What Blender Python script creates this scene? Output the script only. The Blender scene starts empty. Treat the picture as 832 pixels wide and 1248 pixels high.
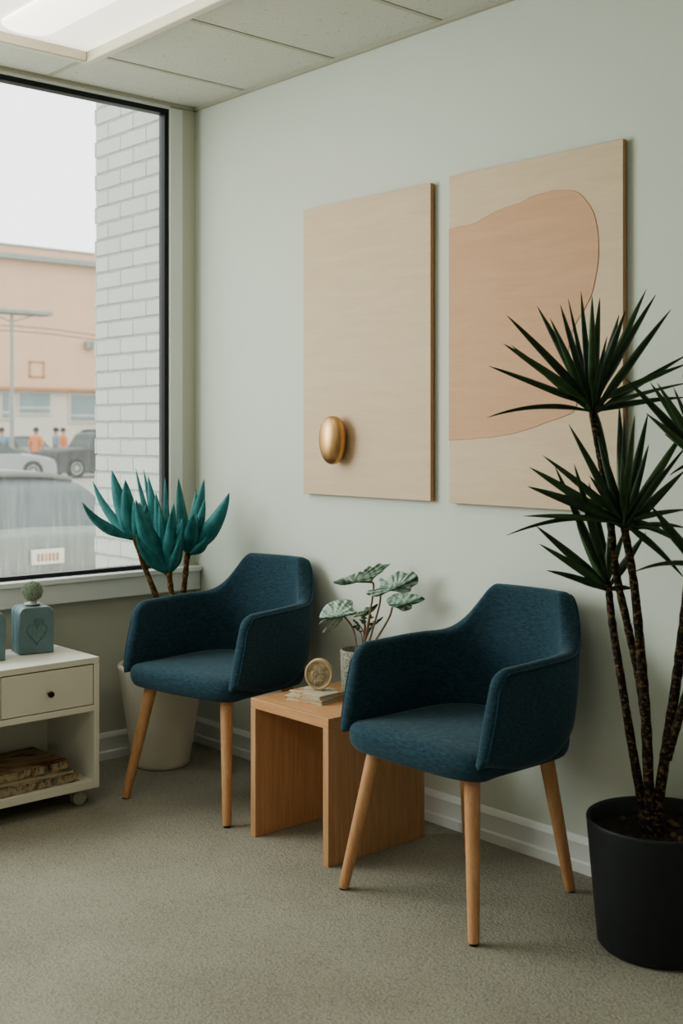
import bpy, math, random
from mathutils import Vector, Matrix, Quaternion
PI = math.pi
R = random.Random(7)
COL = bpy.context.scene.collection

# ------------------------------------------------------------------ survey of the place
# x runs along the art wall away from the corner, y runs into the art wall (y=0), z up.
F, HZ, CX, EYE = 1452.0, 525.0, 416.0, 1.24
ANG = math.radians(41.6)
FW = Vector((-math.cos(ANG), math.sin(ANG), 0)); RT = Vector((FW.y, -FW.x, 0))
CAM = Vector((3.960, -2.733, EYE))
def ray(u, v): return FW + RT * ((u - CX) / F) + Vector((0, 0, -(v - HZ) / F))
def at(u, v, d): return CAM + ray(u, v) * d
def on_y(u, v, y): r = ray(u, v); return CAM + r * ((y - CAM.y) / r.y)
def on_x(u, v, x): r = ray(u, v); return CAM + r * ((x - CAM.x) / r.x)
def on_z(u, v, z): r = ray(u, v); return CAM + r * ((z - CAM.z) / r.z)

# ------------------------------------------------------------------ node materials
def srgb(r, g, b):
    f = lambda c: (c / 255 / 12.92) if c / 255 <= 0.04045 else ((c / 255 + 0.055) / 1.055) ** 2.4
    return (f(r), f(g), f(b), 1)
class NT:
    def __init__(self, name):
        self.m = bpy.data.materials.new(name); self.m.use_nodes = True
        self.t = self.m.node_tree; self.n = self.t.nodes; self.l = self.t.links
        self.b = self.n['Principled BSDF']; self.out = self.n['Material Output']
    def new(self, typ, **kw):
        n = self.n.new(typ)
        for k, v in kw.items():
            if k.startswith('i_'):
                k = k[2:].replace('_', ' ')
                n.inputs[int(k) if k.isdigit() else k].default_value = v
            else: setattr(n, k, v)
        return n
    def link(self, a, b): self.l.new(a, b)
    def coord(self, kind='Object', scale=(1, 1, 1), rot=(0, 0, 0)):
        c = self.new('ShaderNodeTexCoord'); mp = self.new('ShaderNodeMapping')
        mp.inputs['Scale'].default_value = scale; mp.inputs['Rotation'].default_value = rot
        self.link(c.outputs[kind], mp.inputs['Vector']); return mp.outputs['Vector']
    def noise(self, vec, scale, detail=4, rough=.55, dist=0):
        n = self.new('ShaderNodeTexNoise'); n.inputs['Scale'].default_value = scale
        n.inputs['Detail'].default_value = detail; n.inputs['Roughness'].default_value = rough
        n.inputs['Distortion'].default_value = dist
        self.link(vec, n.inputs['Vector']); return n.outputs['Fac']
    def ramp(self, fac, stops):
        r = self.new('ShaderNodeValToRGB'); e = r.color_ramp.elements
        while len(e) < len(stops): e.new(.5)
        for k, (p, c) in enumerate(stops): e[k].position = p; e[k].color = c
        self.link(fac, r.inputs['Fac']); return r.outputs['Color']
    def math(self, op, a, b=None):
        n = self.new('ShaderNodeMath', operation=op)
        for k, v in enumerate((a, b)):
            if v is None: continue
            if isinstance(v, (int, float)): n.inputs[k].default_value = v
            else: self.link(v, n.inputs[k])
        return n.outputs[0]
    def bump(self, h, strength=.3, dist=.002):
        b = self.new('ShaderNodeBump'); b.inputs['Strength'].default_value = strength
        b.inputs['Distance'].default_value = dist
        self.link(h, b.inputs['Height']); self.link(b.outputs['Normal'], self.b.inputs['Normal'])
    def set(self, color=None, rough=None, metal=None, spec=None, sheen=None):
        if color is not None:
            if isinstance(color, tuple): self.b.inputs['Base Color'].default_value = color
            else: self.link(color, self.b.inputs['Base Color'])
        if rough is not None: self.b.inputs['Roughness'].default_value = rough
        if metal is not None: self.b.inputs['Metallic'].default_value = metal
        if spec is not None: self.b.inputs['Specular IOR Level'].default_value = spec
        if sheen is not None:
            self.b.inputs['Sheen Weight'].default_value = sheen; self.b.inputs['Sheen Roughness'].default_value = .4
        return self
def mul(c, k): return (c[0] * k, c[1] * k, c[2] * k, 1)
def mottled(name, c, rough=.6, var=.12, scale=30, bump=0, bd=.002, metal=0, spec=.4, coord='Object', cs=(1, 1, 1)):
    n = NT(name); v = n.coord(coord, cs); f = n.noise(v, scale)
    n.set(n.ramp(f, [(.3, mul(c, 1 - var)), (.7, mul(c, 1 + var))]), rough, metal, spec)
    if bump: n.bump(f, bump, bd)
    return n.m
def wood(name, dark, light, cs, rough=.5, scale=9, bump=.08):
    n = NT(name); v = n.coord('Object', cs)
    a = n.noise(v, scale, 6, .6, .6); b = n.noise(v, scale * 6, 3, .5)
    f = n.math('ADD', n.math('MULTIPLY', a, .7), n.math('MULTIPLY', b, .3))
    n.set(n.ramp(f, [(.36, dark), (.64, light)]), rough, 0, .35); n.bump(f, bump, .001)
    return n.m

M = {}
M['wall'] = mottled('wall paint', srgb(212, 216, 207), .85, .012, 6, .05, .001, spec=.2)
M['wall_shaded'] = mottled('wall paint shaded copy', srgb(205, 204, 192), .85, .012, 6, .05, .001, spec=.2)  # same wall paint, with the backlit side's shade put into the colour
M['trim'] = mottled('white trim paint', srgb(233, 234, 233), .5, .012, 8)
M['black_frame'] = mottled('black window gasket', srgb(22, 27, 30), .4, .1, 20)
def carpet():
    n = NT('beige loop carpet'); v = n.coord('Object')
    vo = n.new('ShaderNodeTexVoronoi'); vo.inputs['Scale'].default_value = 150; n.link(v, vo.inputs['Vector'])
    f = n.noise(v, 230, 3, .7); g = n.noise(v, 2.2, 3)
    k = n.math('ADD', n.math('MULTIPLY', f, .6), n.math('ADD', n.math('MULTIPLY', g, .25), n.math('MULTIPLY', vo.outputs['Distance'], -.18)))
    n.set(n.ramp(k, [(.2, srgb(132, 127, 115)), (.58, srgb(186, 181, 167))]), .95, 0, .1)
    h = n.math('SUBTRACT', n.math('MULTIPLY', f, .8), vo.outputs['Distance']); n.bump(h, .45, .0035)
    return n.m
M['carpet'] = carpet()
def ceil_tile():
    n = NT('speckled ceiling tile'); v = n.coord('Object')
    f = n.noise(v, 120, 2, .5); g = n.noise(v, 7, 2)
    c = n.ramp(f, [(.27, srgb(150, 148, 136)), (.34, srgb(206, 206, 196))])
    n.set(c, .9, 0, .1); n.bump(f, .15, .003); return n.m
M['ceiling'] = ceil_tile()
M['grid'] = mottled('ceiling grid metal', srgb(178, 174, 160), .5, .02, 10)
def fabric(name, c):
    n = NT(name); v = n.coord('Object', (1, 1, 2.2)); w = n.coord('Object', (.35, .35, 1.6))
    f = n.noise(v, 330, 2, .6); g = n.noise(w, 170, 3, .65)
    k = n.math('ADD', n.math('MULTIPLY', f, .5), n.math('MULTIPLY', g, .5))
    n.set(n.ramp(k, [(.34, mul(c, .55)), (.5, c), (.68, mul(c, 1.75))]), .9, 0, .15, .25)
    n.b.inputs['Sheen Tint'].default_value = (.55, .7, .76, 1)
    n.bump(k, .35, .0015); return n.m
M['fabric'] = fabric('dark teal blue wool', srgb(48, 70, 82))
M['piping'] = fabric('dark teal piping', srgb(38, 64, 78))
M['oak_leg'] = wood('oiled beech legs', srgb(186, 138, 100), srgb(212, 165, 126), (6, 6, .8), .45)
M['oak_v'] = wood('oak veneer upright grain', srgb(184, 140, 106), srgb(206, 162, 126), (9, 9, .55), .45)
M['oak_h'] = wood('oak veneer top', srgb(188, 140, 102), srgb(211, 163, 123), (.7, 9, 9), .4)
M['birch'] = wood('pale birch panel', srgb(208, 184, 156), srgb(216, 193, 166), (.6, 4, 5.5), .6, 7, .02)
M['birch_edge'] = wood('panel edge wood', srgb(180, 138, 100), srgb(198, 158, 120), (9, 9, .6), .6)
M['peach'] = wood('peach paint over wood', srgb(203, 160, 128), srgb(209, 167, 136), (.6, 4, 5.5), .62, 7, .02)
M['peach_line'] = mottled('peach paint rim', srgb(203, 158, 127), .6, .04, 30)
def bronze():
    n = NT('brushed bronze'); v = n.coord('Object', (2, 2, .5)); f = n.noise(v, 18, 4, .6)
    n.set(n.ramp(f, [(.3, srgb(190, 150, 108)), (.7, srgb(212, 172, 128))]), .42, 1.0); n.bump(f, .06, .002); return n.m
M['bronze'] = bronze()
M['white_lacquer'] = mottled('white lacquer', srgb(226, 222, 210), .38, .01, 10)
M['black_knob'] = mottled('black knob', srgb(20, 20, 20), .35, .1, 20)
M['clear_plastic'] = mottled('translucent caster', srgb(170, 166, 152), .2, .1, 60)
M['glaze'] = mottled('blue grey ceramic glaze', srgb(108, 130, 135), .4, .1, 22, .12, .003)
M['glaze_relief'] = mottled('blue grey relief', srgb(104, 126, 129), .45, .14, 90, .3, .003)
M['succulent'] = mottled('grey green succulent', srgb(150, 160, 142), .8, .6, 170)
M['cup'] = mottled('frosted cup', srgb(196, 192, 182), .3, .04, 40)
M['pot_white'] = mottled('matte white ceramic', srgb(226, 220, 206), .5, .02, 10)
M['soil'] = mottled('dark potting soil', srgb(44, 36, 28), .95, .5, 90, .8, .01)
M['bark_chip'] = mottled('bark chip', srgb(92, 76, 54), .9, .3, 60)
def banded_stem(name, dark, light, scale):
    n = NT(name); v = n.coord('Object', (1, 1, 1.5)); f = n.noise(v, scale, 3, .6)
    n.set(n.ramp(f, [(.5, dark), (.66, light)]), .8, 0, .2); n.bump(f, .6, .004); return n.m
M['stem_brown'] = banded_stem('ringed tan stem', srgb(78, 58, 36), srgb(146, 116, 74), 70)
M['trunk'] = banded_stem('dark flecked trunk', srgb(34, 30, 26), srgb(118, 94, 66), 85)
def leafmat(name, lo, hi, rough=.4, vein=None, stripes=True):
    n = NT(name); c = n.new('ShaderNodeTexCoord'); sp = n.new('ShaderNodeSeparateXYZ'); n.link(c.outputs['UV'], sp.inputs[0])
    v = n.coord('Object'); f = n.noise(v, 22, 3)
    if vein is None:
        mp = n.new('ShaderNodeMapping'); mp.inputs['Scale'].default_value = (9, .5, 1); n.link(c.outputs['UV'], mp.inputs['Vector'])
        s = n.noise(mp.outputs['Vector'], 4, 2)
        k = n.math('ADD', n.math('MULTIPLY', f, .5), n.math('MULTIPLY', s, .5))
        n.set(n.ramp(k, [(.35, lo), (.65, hi)]), rough, 0, .4); n.bump(s, .15, .002)
    else:
        sx = n.math('ABSOLUTE', n.math('SUBTRACT', sp.outputs[0], .5))
        ph = n.math('SUBTRACT', n.math('MULTIPLY', sp.outputs[1], 4.5), n.math('MULTIPLY', sx, 4.0))
        ph = n.math('ADD', ph, n.math('MULTIPLY', f, 2.6))
        fr = n.math('ABSOLUTE', n.math('SUBTRACT', n.math('FRACT', ph), .5))
        fine = n.noise(v, 75, 4, .75)
        k = n.math('ADD', n.math('MULTIPLY', n.math('MULTIPLY', fr, 2.0), .26), n.math('MULTIPLY', fine, .72))
        mid = n.math('MINIMUM', n.math('MULTIPLY', sx, 9.0), 1.0)
        k = n.math('MULTIPLY', k, n.math('ADD', n.math('MULTIPLY', mid, .6), .4))
        n.set(n.ramp(k, [(.16, vein), (.36, lo), (.56, hi)]), rough, 0, .35); n.bump(k, .3, .003)
    n.b.inputs['Transmission Weight'].default_value = 0
    return n.m
M['teal_leaf'] = leafmat('teal agave leaf', srgb(28, 94, 98), srgb(76, 144, 144), .5)
M['green_leaf'] = leafmat('dark green strap leaf', srgb(22, 40, 26), srgb(52, 76, 46), .38)
M['green_leaf_light'] = leafmat('mid green strap leaf', srgb(40, 66, 38), srgb(74, 98, 62), .38)
M['begonia'] = leafmat('silver veined leaf', srgb(124, 148, 136), srgb(182, 198, 186), .5, srgb(58, 84, 70))
M['begonia_dark'] = leafmat('green veined leaf', srgb(98, 124, 108), srgb(156, 176, 160), .5, srgb(46, 70, 56))
M['begonia_small'] = leafmat('small green leaf', srgb(78, 98, 70), srgb(116, 132, 100), .5, srgb(40, 56, 40))
M['petiole'] = mottled('red brown leaf stalk', srgb(120, 92, 70), .6, .2, 60)
def stoneware():
    n = NT('speckled grey stoneware'); v = n.coord('Object'); f = n.noise(v, 190, 3, .7)
    n.set(n.ramp(f, [(.35, srgb(92, 92, 82)), (.5, srgb(146, 145, 132)), (.66, srgb(188, 186, 172))]), .75, 0, .25); n.bump(f, .4, .003); return n.m
M['stoneware'] = stoneware()
M['medal'] = mottled('carved cream stone', srgb(180, 164, 138), .75, .4, 75, 1.0, .012)
M['medal_rim'] = mottled('cream stone rim', srgb(196, 174, 142), .7, .1, 40)
def worn(name, a, b, c, scale, cs=(1, 1, 1)):
    n = NT(name); v = n.coord('Object', cs); f = n.noise(v, scale, 5, .65, .4)
    n.set(n.ramp(f, [(.34, a), (.5, b), (.64, c)]), .7, 0, .2); n.bump(f, .1, .002); return n.m
M['cover_pastel'] = worn('faded pastel cover', srgb(170, 116, 86), srgb(206, 192, 166), srgb(168, 178, 170), 26)
M['cover_rust'] = worn('rust and cream cover', srgb(40, 28, 24), srgb(160, 140, 112), srgb(96, 50, 34), 5, (4, 1, 4))
M['cover_grey'] = worn('grey printed cover', srgb(54, 52, 50), srgb(160, 148, 126), srgb(180, 170, 146), 7, (1, 2, 1))
M['pages'] = worn('paper edges', srgb(150, 136, 110), srgb(196, 182, 152), srgb(206, 196, 172), 40, (.4, .4, 14))
M['spine_rust'] = worn('worn spine print', srgb(52, 50, 48), srgb(180, 166, 138), srgb(96, 60, 44), 26, (1, 1.2, .6))
M['pot_black'] = mottled('matte black pot', srgb(40, 43, 46), .5, .08, 40, .05, .002)
# outside
def brick():
    n = NT('white painted brick'); c = n.new('ShaderNodeTexCoord'); sp = n.new('ShaderNodeSeparateXYZ'); n.link(c.outputs['Object'], sp.inputs[0])
    cb = n.new('ShaderNodeCombineXYZ'); n.link(n.math('ADD', sp.outputs[0], sp.outputs[1]), cb.inputs[0]); n.link(sp.outputs[2], cb.inputs[1])
    b = n.new('ShaderNodeTexBrick'); b.offset = .5
    for k, v in (('Scale', 1.0), ('Mortar Size', .0055), ('Mortar Smooth', .35), ('Bias', 0), ('Brick Width', .2), ('Row Height', .0712)): b.inputs[k].default_value = v
    b.inputs['Color1'].default_value = srgb(196, 196, 192); b.inputs['Color2'].default_value = srgb(188, 189, 185); b.inputs['Mortar'].default_value = srgb(158, 164, 162)
    nz = n.new('ShaderNodeTexNoise'); nz.inputs['Scale'].default_value = 22; n.link(c.outputs['Object'], nz.inputs['Vector']); vm = n.new('ShaderNodeVectorMath', operation='MULTIPLY_ADD'); vm.inputs[1].default_value = (.012, .012, 0); n.link(nz.outputs['Color'], vm.inputs[0]); n.link(cb.outputs[0], vm.inputs[2]); n.link(vm.outputs[0], b.inputs['Vector']); f = n.noise(n.coord('Object'), 60, 4)
    n.set(b.outputs['Color'], .7, 0, .2)
    n.bump(n.math('ADD', n.math('MULTIPLY', b.outputs['Fac'], -1.0), n.math('MULTIPLY', f, .3)), .5, .012); return n.m
M['brick'] = brick()
M['peach_render'] = mottled('peach stucco', srgb(210, 176, 150), .9, .04, .6, spec=.1)
M['peach_ledge'] = mottled('tan ledge', srgb(178, 128, 92), .9, .06, 2, spec=.1)
M['pale_render'] = mottled('pale shopfront', srgb(196, 190, 178), .9, .05, .8, spec=.1)
M['grey_metal'] = mottled('weathered grey metal', srgb(146, 150, 144), .7, .1, 3, spec=.2)
M['shop_glass'] = mottled('shopfront glass', srgb(118, 134, 134), .25, .15, .8)
M['asphalt'] = mottled('street asphalt', srgb(150, 148, 140), .9, .08, 1.2, spec=.1)
M['pave'] = mottled('pale pavement', srgb(190, 184, 172), .9, .06, 1.5, spec=.1)
M['car_silver'] = mottled('silver paint', srgb(150, 154, 152), .5, .03, 2)
M['car_grey'] = mottled('grey paint', srgb(108, 114, 106), .55, .04, 2)
M['car_dark'] = mottled('dark paint', srgb(58, 62, 62), .5, .04, 2)
M['car_white'] = mottled('white paint', srgb(196, 198, 194), .3, .03, 2)
M['car_glass'] = mottled('car glass', srgb(70, 80, 80), .45, .1, 2, spec=.3)
M['tyre'] = mottled('tyre rubber', srgb(44, 46, 46), .8, .1, 10)
M['rim'] = mottled('wheel rim', srgb(150, 150, 146), .4, .1, 8, metal=.4)
M['plate'] = mottled('number plate', srgb(206, 202, 190), .5, .04, 4)
M['plate_text'] = mottled('plate print', srgb(160, 116, 84), .6, .1, 30)
M['bumper'] = mottled('dark bumper', srgb(74, 84, 88), .6, .1, 4)
M['tail'] = mottled('tail lamp', srgb(170, 92, 64), .3, .1, 6)
M['skin'] = mottled('skin', srgb(176, 128, 100), .6, .05, 20)
M['shirt_orange'] = mottled('orange shirt', srgb(206, 122, 76), .85, .1, 10)
M['shirt_blue'] = mottled('blue shirt', srgb(112, 136, 150), .85, .1, 10)
M['trousers'] = mottled('dark trousers', srgb(66, 70, 76), .85, .1, 10)
M['hair'] = mottled('dark hair', srgb(52, 42, 36), .7, .1, 20)
def pane():
    n = NT('dusty window glass'); tr = n.new('ShaderNodeBsdfTransparent'); tr.inputs[0].default_value = (.91, .95, .92, 1)
    gl = n.new('ShaderNodeBsdfGlossy'); gl.inputs['Roughness'].default_value = .02
    fr = n.new('ShaderNodeFresnel'); fr.inputs['IOR'].default_value = 1.3
    m1 = n.new('ShaderNodeMixShader'); n.link(fr.outputs[0], m1.inputs[0]); n.link(tr.outputs[0], m1.inputs[1]); n.link(gl.outputs[0], m1.inputs[2])
    df = n.new('ShaderNodeBsdfDiffuse'); df.inputs[0].default_value = (.72, .75, .73, 1)
    tl = n.new('ShaderNodeBsdfTranslucent'); tl.inputs[0].default_value = (.78, .8, .78, 1)
    m2 = n.new('ShaderNodeMixShader'); m2.inputs[0].default_value = .75; n.link(df.outputs[0], m2.inputs[1]); n.link(tl.outputs[0], m2.inputs[2])
    c = n.new('ShaderNodeTexCoord'); sp = n.new('ShaderNodeSeparateXYZ'); n.link(c.outputs['Object'], sp.inputs[0])
    mp = n.new('ShaderNodeMapping'); mp.inputs['Scale'].default_value = (1, 9, .9); n.link(c.outputs['Object'], mp.inputs['Vector'])
    st = n.noise(mp.outputs['Vector'], 6, 5, .65, .3); sk = n.noise(c.outputs['Object'], 140, 2, .7)
    mr = n.new('ShaderNodeMapRange'); mr.inputs['From Min'].default_value = 1.25; mr.inputs['From Max'].default_value = .75
    mr.inputs['To Min'].default_value = .2; mr.inputs['To Max'].default_value = 1.0; n.link(sp.outputs[2], mr.inputs['Value'])
    d = n.math('MULTIPLY', n.math('ADD', n.math('MULTIPLY', n.math('POWER', n.math('MULTIPLY', st, 1.6), 3.0), .42), n.math('MULTIPLY', sk, .22)), mr.outputs[0])
    d = n.math('ADD', n.math('MULTIPLY', d, .5), .05)
    m3 = n.new('ShaderNodeMixShader'); n.link(d, m3.inputs[0]); n.link(m1.outputs[0], m3.inputs[1]); n.link(m2.outputs[0], m3.inputs[2])
    n.link(m3.outputs[0], n.out.inputs['Surface']); return n.m
M['pane'] = pane()
def emit(name, col, s):
    n = NT(name); v = n.coord('Object'); f = n.noise(v, 3, 2)
    n.set(col, .4); n.b.inputs['Emission Strength'].default_value = s
    n.link(n.ramp(f, [(.3, mul(col, .97)), (.7, col)]), n.b.inputs['Emission Color']); return n.m
M['lamp_lens'] = emit('lit acrylic lens', (1, .94, .83, 1), 1.05)
M['lamp_tube'] = emit('lit fluorescent tube', (1, .95, .85, 1), 1.9)
M['lamp_frame'] = mottled('cream fixture metal', srgb(214, 208, 192), .5, .02, 8)

# ------------------------------------------------------------------ mesh helpers
class MB:
    def __init__(s): s.v = []; s.f = []; s.uv = {}; s.mi = {}
    def add(s, vs, fs, mi=0, uvs=None):
        b = len(s.v); s.v += [tuple(p) for p in vs]
        for f in fs:
            if mi: s.mi[len(s.f)] = mi
            if uvs: s.uv[len(s.f)] = [uvs[i] for i in f]
            s.f.append(tuple(i + b for i in f))
        return s
    def box(s, lo, hi, mi=0):
        x0, y0, z0 = lo; x1, y1, z1 = hi
        return s.add([(x0, y0, z0), (x1, y0, z0), (x1, y1, z0), (x0, y1, z0), (x0, y0, z1), (x1, y0, z1), (x1, y1, z1), (x0, y1, z1)],
              [(0, 3, 2, 1), (4, 5, 6, 7), (0, 1, 5, 4), (1, 2, 6, 5), (2, 3, 7, 6), (3, 0, 4, 7)], mi)
    def rings(s, rings, cap0=True, cap1=True, closed=True, mi=0):
        n = len(rings[0]); vs = [p for r in rings for p in r]; fs = []
        for i in range(len(rings) - 1):
            for j in range(n if closed else n - 1):
                k = (j + 1) % n
                fs.append((i * n + j, i * n + k, (i + 1) * n + k, (i + 1) * n + j))
        if cap0: fs.append(tuple(range(n - 1, -1, -1)))
        if cap1: b = (len(rings) - 1) * n; fs.append(tuple(range(b, b + n)))
        return s.add(vs, fs, mi)
    def lathe(s, prof, c=(0, 0, 0), n=48, cap0=True, cap1=True, mi=0):
        return s.rings([[(c[0] + r * math.cos(2 * PI * k / n), c[1] + r * math.sin(2 * PI * k / n), c[2] + z) for k in range(n)] for r, z in prof], cap0, cap1, True, mi)
    def tube(s, pts, rad, n=10, mi=0, caps=True):
        pts = [Vector(p) for p in pts]; rings = []; up = None
        for i, p in enumerate(pts):
            t = (pts[min(i + 1, len(pts) - 1)] - pts[max(i - 1, 0)]).normalized()
            if up is None: up = t.orthogonal().normalized()
            up = (up - t * up.dot(t)).normalized(); w = t.cross(up)
            r = rad[i] if isinstance(rad, (list, tuple)) else rad
            rings.append([p + (up * math.cos(2 * PI * k / n) + w * math.sin(2 * PI * k / n)) * r for k in range(n)])
        return s.rings(rings, caps, caps, True, mi)
    def build(s, name, mats, parent=None, smooth=True, bevel=0, seg=2, angle=40, solid=0, sub=0, loc=None):
        me = bpy.data.meshes.new(name); me.from_pydata(s.v, [], s.f)
        if not isinstance(mats, (list, tuple)): mats = [mats]
        for m in mats: me.materials.append(m)
        for i, k in s.mi.items(): me.polygons[i].material_index = k
        if s.uv:
            L = me.uv_layers.new(name='UVMap')
            for i, p in enumerate(me.polygons):
                if i in s.uv:
                    for li, uv in zip(p.loop_indices, s.uv[i]): L.data[li].uv = uv
        me.update()
        if smooth:
            me.polygons.foreach_set('use_smooth', [True] * len(me.polygons))
            me.set_sharp_from_angle(angle=math.radians(angle))
        o = bpy.data.objects.new(name, me); COL.objects.link(o)
        if loc is not None: o.location = loc
        if parent is not None: o.parent = parent
        if bevel:
            m = o.modifiers.new('bevel', 'BEVEL'); m.width = bevel; m.segments = seg; m.limit_method = 'ANGLE'; m.angle_limit = math.radians(40)
        if solid:
            m = o.modifiers.new('solid', 'SOLIDIFY'); m.thickness = solid; m.offset = 0
        if sub:
            m = o.modifiers.new('sub', 'SUBSURF'); m.levels = sub; m.render_levels = sub
        return o
def tag(o, label=None, cat=None, group=None, kind=None):
    for k, v in (('label', label), ('category', cat), ('group', group), ('kind', kind)):
        if v: o[k] = v
    return o
def thing(name, loc, label, cat, rz=0, group=None):
    o = bpy.data.objects.new(name, None); COL.objects.link(o); o.empty_display_size = .1
    o.location = loc; o.rotation_euler = (0, 0, rz); return tag(o, label, cat, group)
def struct(name, mb, m, **kw): return tag(mb.build(name, m, **kw), kind='structure')
def copy_tree(o, parent=None):
    c = o.copy(); COL.objects.link(c)
    if parent is not None: c.parent = parent
    for ch in list(o.children): copy_tree(ch, c)
    return c
def smooth(a, b, x): t = max(0, min(1, (x - a) / (b - a))); return t * t * (3 - 2 * t)
def bez(p0, p1, p2, t): return p0 * ((1 - t) ** 2) + p1 * (2 * t * (1 - t)) + p2 * (t * t)
def catmull(pts, n=8, closed=False):
    P = [Vector(p) for p in pts]; out = []; m = len(P)
    for i in range(m if closed else m - 1):
        g = lambda k: P[k % m] if closed else P[max(0, min(m - 1, k))]
        a, b, c, d = g(i - 1), g(i), g(i + 1), g(i + 2)
        for j in range(n):
            t = j / n
            out.append(.5 * ((2 * b) + (c - a) * t + (2 * a - 5 * b + 4 * c - d) * t * t + (3 * b - a - 3 * c + d) * t ** 3))
    if not closed: out.append(P[-1])
    return out

# ------------------------------------------------------------------ room shell
RX, RY, CH = 5.8, -5.0, 2.53
WY0, WY1, WZ0, WZ1 = -3.7, -.122, .705, 2.508       # window opening
struct('floor', MB().box((-.02, RY, -.04), (RX, .02, 0)), M['carpet'])
struct('wall_back', MB().box((-.14, 0, -.04), (RX + .1, .12, 2.62)), M['wall'])
w = MB()
w.box((-.055, RY, 0), (0, 0, WZ0 - .02)); w.box((-.055, RY, WZ1 + .003), (0, 0, 2.6)); w.box((-.055, WY1 + .012, WZ0 - .02), (0, 0, WZ1 + .003)); w.box((-.055, RY, WZ0 - .02), (0, WY0, WZ1 + .003))
struct('wall_left', w, M['wall_shaded'])
struct('wall_right', MB().box((RX, RY, 0), (RX + .1, 0, 2.6)), M['wall'])
struct('wall_front', MB().box((-.12, RY - .1, 0), (RX + .1, RY, 2.6)), M['wall'])
struct('ceiling', MB().box((0, RY, CH), (RX, 0, CH + .06)), M['ceiling'])
g = MB()
gx = [.34 + .512 * k for k in range(11)]; gy = [-.655 - .655 * k for k in range(7)]
for x in gx: g.box((x - .009, RY, CH - .0025), (x + .009, 0, CH + .001))
for y in gy: g.box((0, y - .009, CH - .0022), (RX, y + .009, CH + .001))
struct('trim_1', g, M['grid'], smooth=False)
g = MB(); g.box((0, -.016, CH - .012), (RX, 0, CH + .001)); g.box((0, RY, CH - .012), (.014, 0, CH + .001))
struct('trim_2', g, M['grid'], smooth=False)
def base_profile():  # (depth from wall, z)
    return [(0, 0), (.016, 0), (.016, .028), (.011, .034), (.011, .075), (.013, .082), (.009, .094), (.004, .1), (0, .1)]
b = MB(); b.rings([[(x, -d, z) for d, z in base_profile()] for x in (0, RX)])
struct('baseboard_back', b, M['trim'], angle=25)
b = MB(); b.rings([[(d, y, z) for d, z in base_profile()] for y in (RY, -.016)])
struct('baseboard_left', b, M['trim'], angle=25)
# window: casing, sill, black gasket, glass
f = MB()
f.box((-.055, WY1 - .001, WZ0 - .002), (.006, WY1 + .058, WZ1 + .004))
f.box((-.055, WY0 - .06, WZ0 - .002), (.006, WY0, WZ1 + .004)); f.box((-.055, WY0, WZ1 - .001), (.003, WY1, WZ1 + .012))
win = struct('window_1', f, M['trim'], bevel=.002)
g = MB(); t = .02
g.box((-.045, WY1 - t, WZ0), (-.006, WY1, WZ1)); g.box((-.045, WY0, WZ0), (-.006, WY0 + t, WZ1))
g.box((-.045, WY0 + t, WZ1 - t), (-.006, WY1 - t, WZ1)); g.box((-.045, WY0 + t, WZ0), (-.006, WY1 - t, WZ0 + .013))
g.build('window_frame', M['black_frame'], win)
MB().add([(-.026, WY0 + t, WZ0 + .012), (-.026, WY1 - t, WZ0 + .012), (-.026, WY1 - t, WZ1 - t), (-.026, WY0 + t, WZ1 - t)], [(0, 1, 2, 3)]).build('glass_pane', M['pane'], win)
s = MB(); s.box((-.05, RY + .8, WZ0 - .022), (.052, -.002, WZ0 - .002)); s.box((0, RY + .8, WZ0 - .095), (.04, -.002, WZ0 - .022))
struct('window_sill', s, M['trim'], bevel=.003)

# ceiling light
def ceiling_light(x0, y0, label):
    o = thing('ceiling_light', (x0, y0, CH), label, 'ceiling light', 0, 'fluorescent ceiling lights')
    W, D, H = 1.18, .6, .05
    m = MB(); m.box((0, -D, -H), (W, -D + .03, 0)); m.box((0, -.03, -H), (W, 0, 0)); m.box((0, -D + .03, -H), (.03, -.03, 0)); m.box((W - .03, -D + .03, -H), (W, -.03, 0))
    m.build('frame', M['lamp_frame'], o, bevel=.004)
    MB().box((.03, -D + .03, -.016), (W - .03, -.03, -.006)).build('lens', M['lamp_lens'], o)
    n = 24; tb = MB(); rings = []
    for x, k in [(.09, .05), (.092, .4), (.1, .7), (.115, .9), (.14, 1), (W - .14, 1), (W - .115, .9), (W - .1, .7), (W - .092, .4), (W - .09, .05)]:
        rings.append([(x, -D / 2 + .085 * k * math.cos(2 * PI * j / n), -.02 + .02 * k * math.sin(2 * PI * j / n)) for j in range(n)])
    tb.rings(rings).build('tube', M['lamp_tube'], o, angle=80)
    return o
ceiling_light(.37, -.685, 'lit fluorescent ceiling light with cream frame above the window side of the room')

# ------------------------------------------------------------------ wall art
PT = .022
def art(x0, x1, z0, z1, label):
    o = thing('art_panel', ((x0 + x1) / 2, 0, z0), label, 'wall art', 0, 'pair of wooden art panels')
    hw, h = (x1 - x0) / 2, z1 - z0
    m = MB(); m.box((-hw, -PT, 0), (hw, -.006, h))
    for i in (0, 1, 3, 4, 5): m.mi[i] = 1
    m.mi.pop(2, None)
    m.build('board', [M['birch'], M['birch_edge']], o, bevel=.0015)
    return o, hw, h
a1, hw, h = art(on_y(369.5, 430, -PT).x, on_y(524.5, 400, -PT).x, on_y(447, 606.2, -PT).z, on_y(447, 239.5, -PT).z, 'plain pale wood art panel carrying one bronze pebble near its lower corner')
e = MB(); rings = []
for k in range(1, 24):
    th = PI * k / 24; zz = math.cos(th); rr = math.sin(th) ** .86
    rings.append([(.056 * rr * math.copysign(abs(math.cos(p)) ** .96, math.cos(p)) * (1 + .05 * zz), .0365 * rr * math.copysign(abs(math.sin(p)) ** .9, math.sin(p)), .083 * zz) for p in [2 * PI * j / 40 for j in range(40)]])
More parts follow.
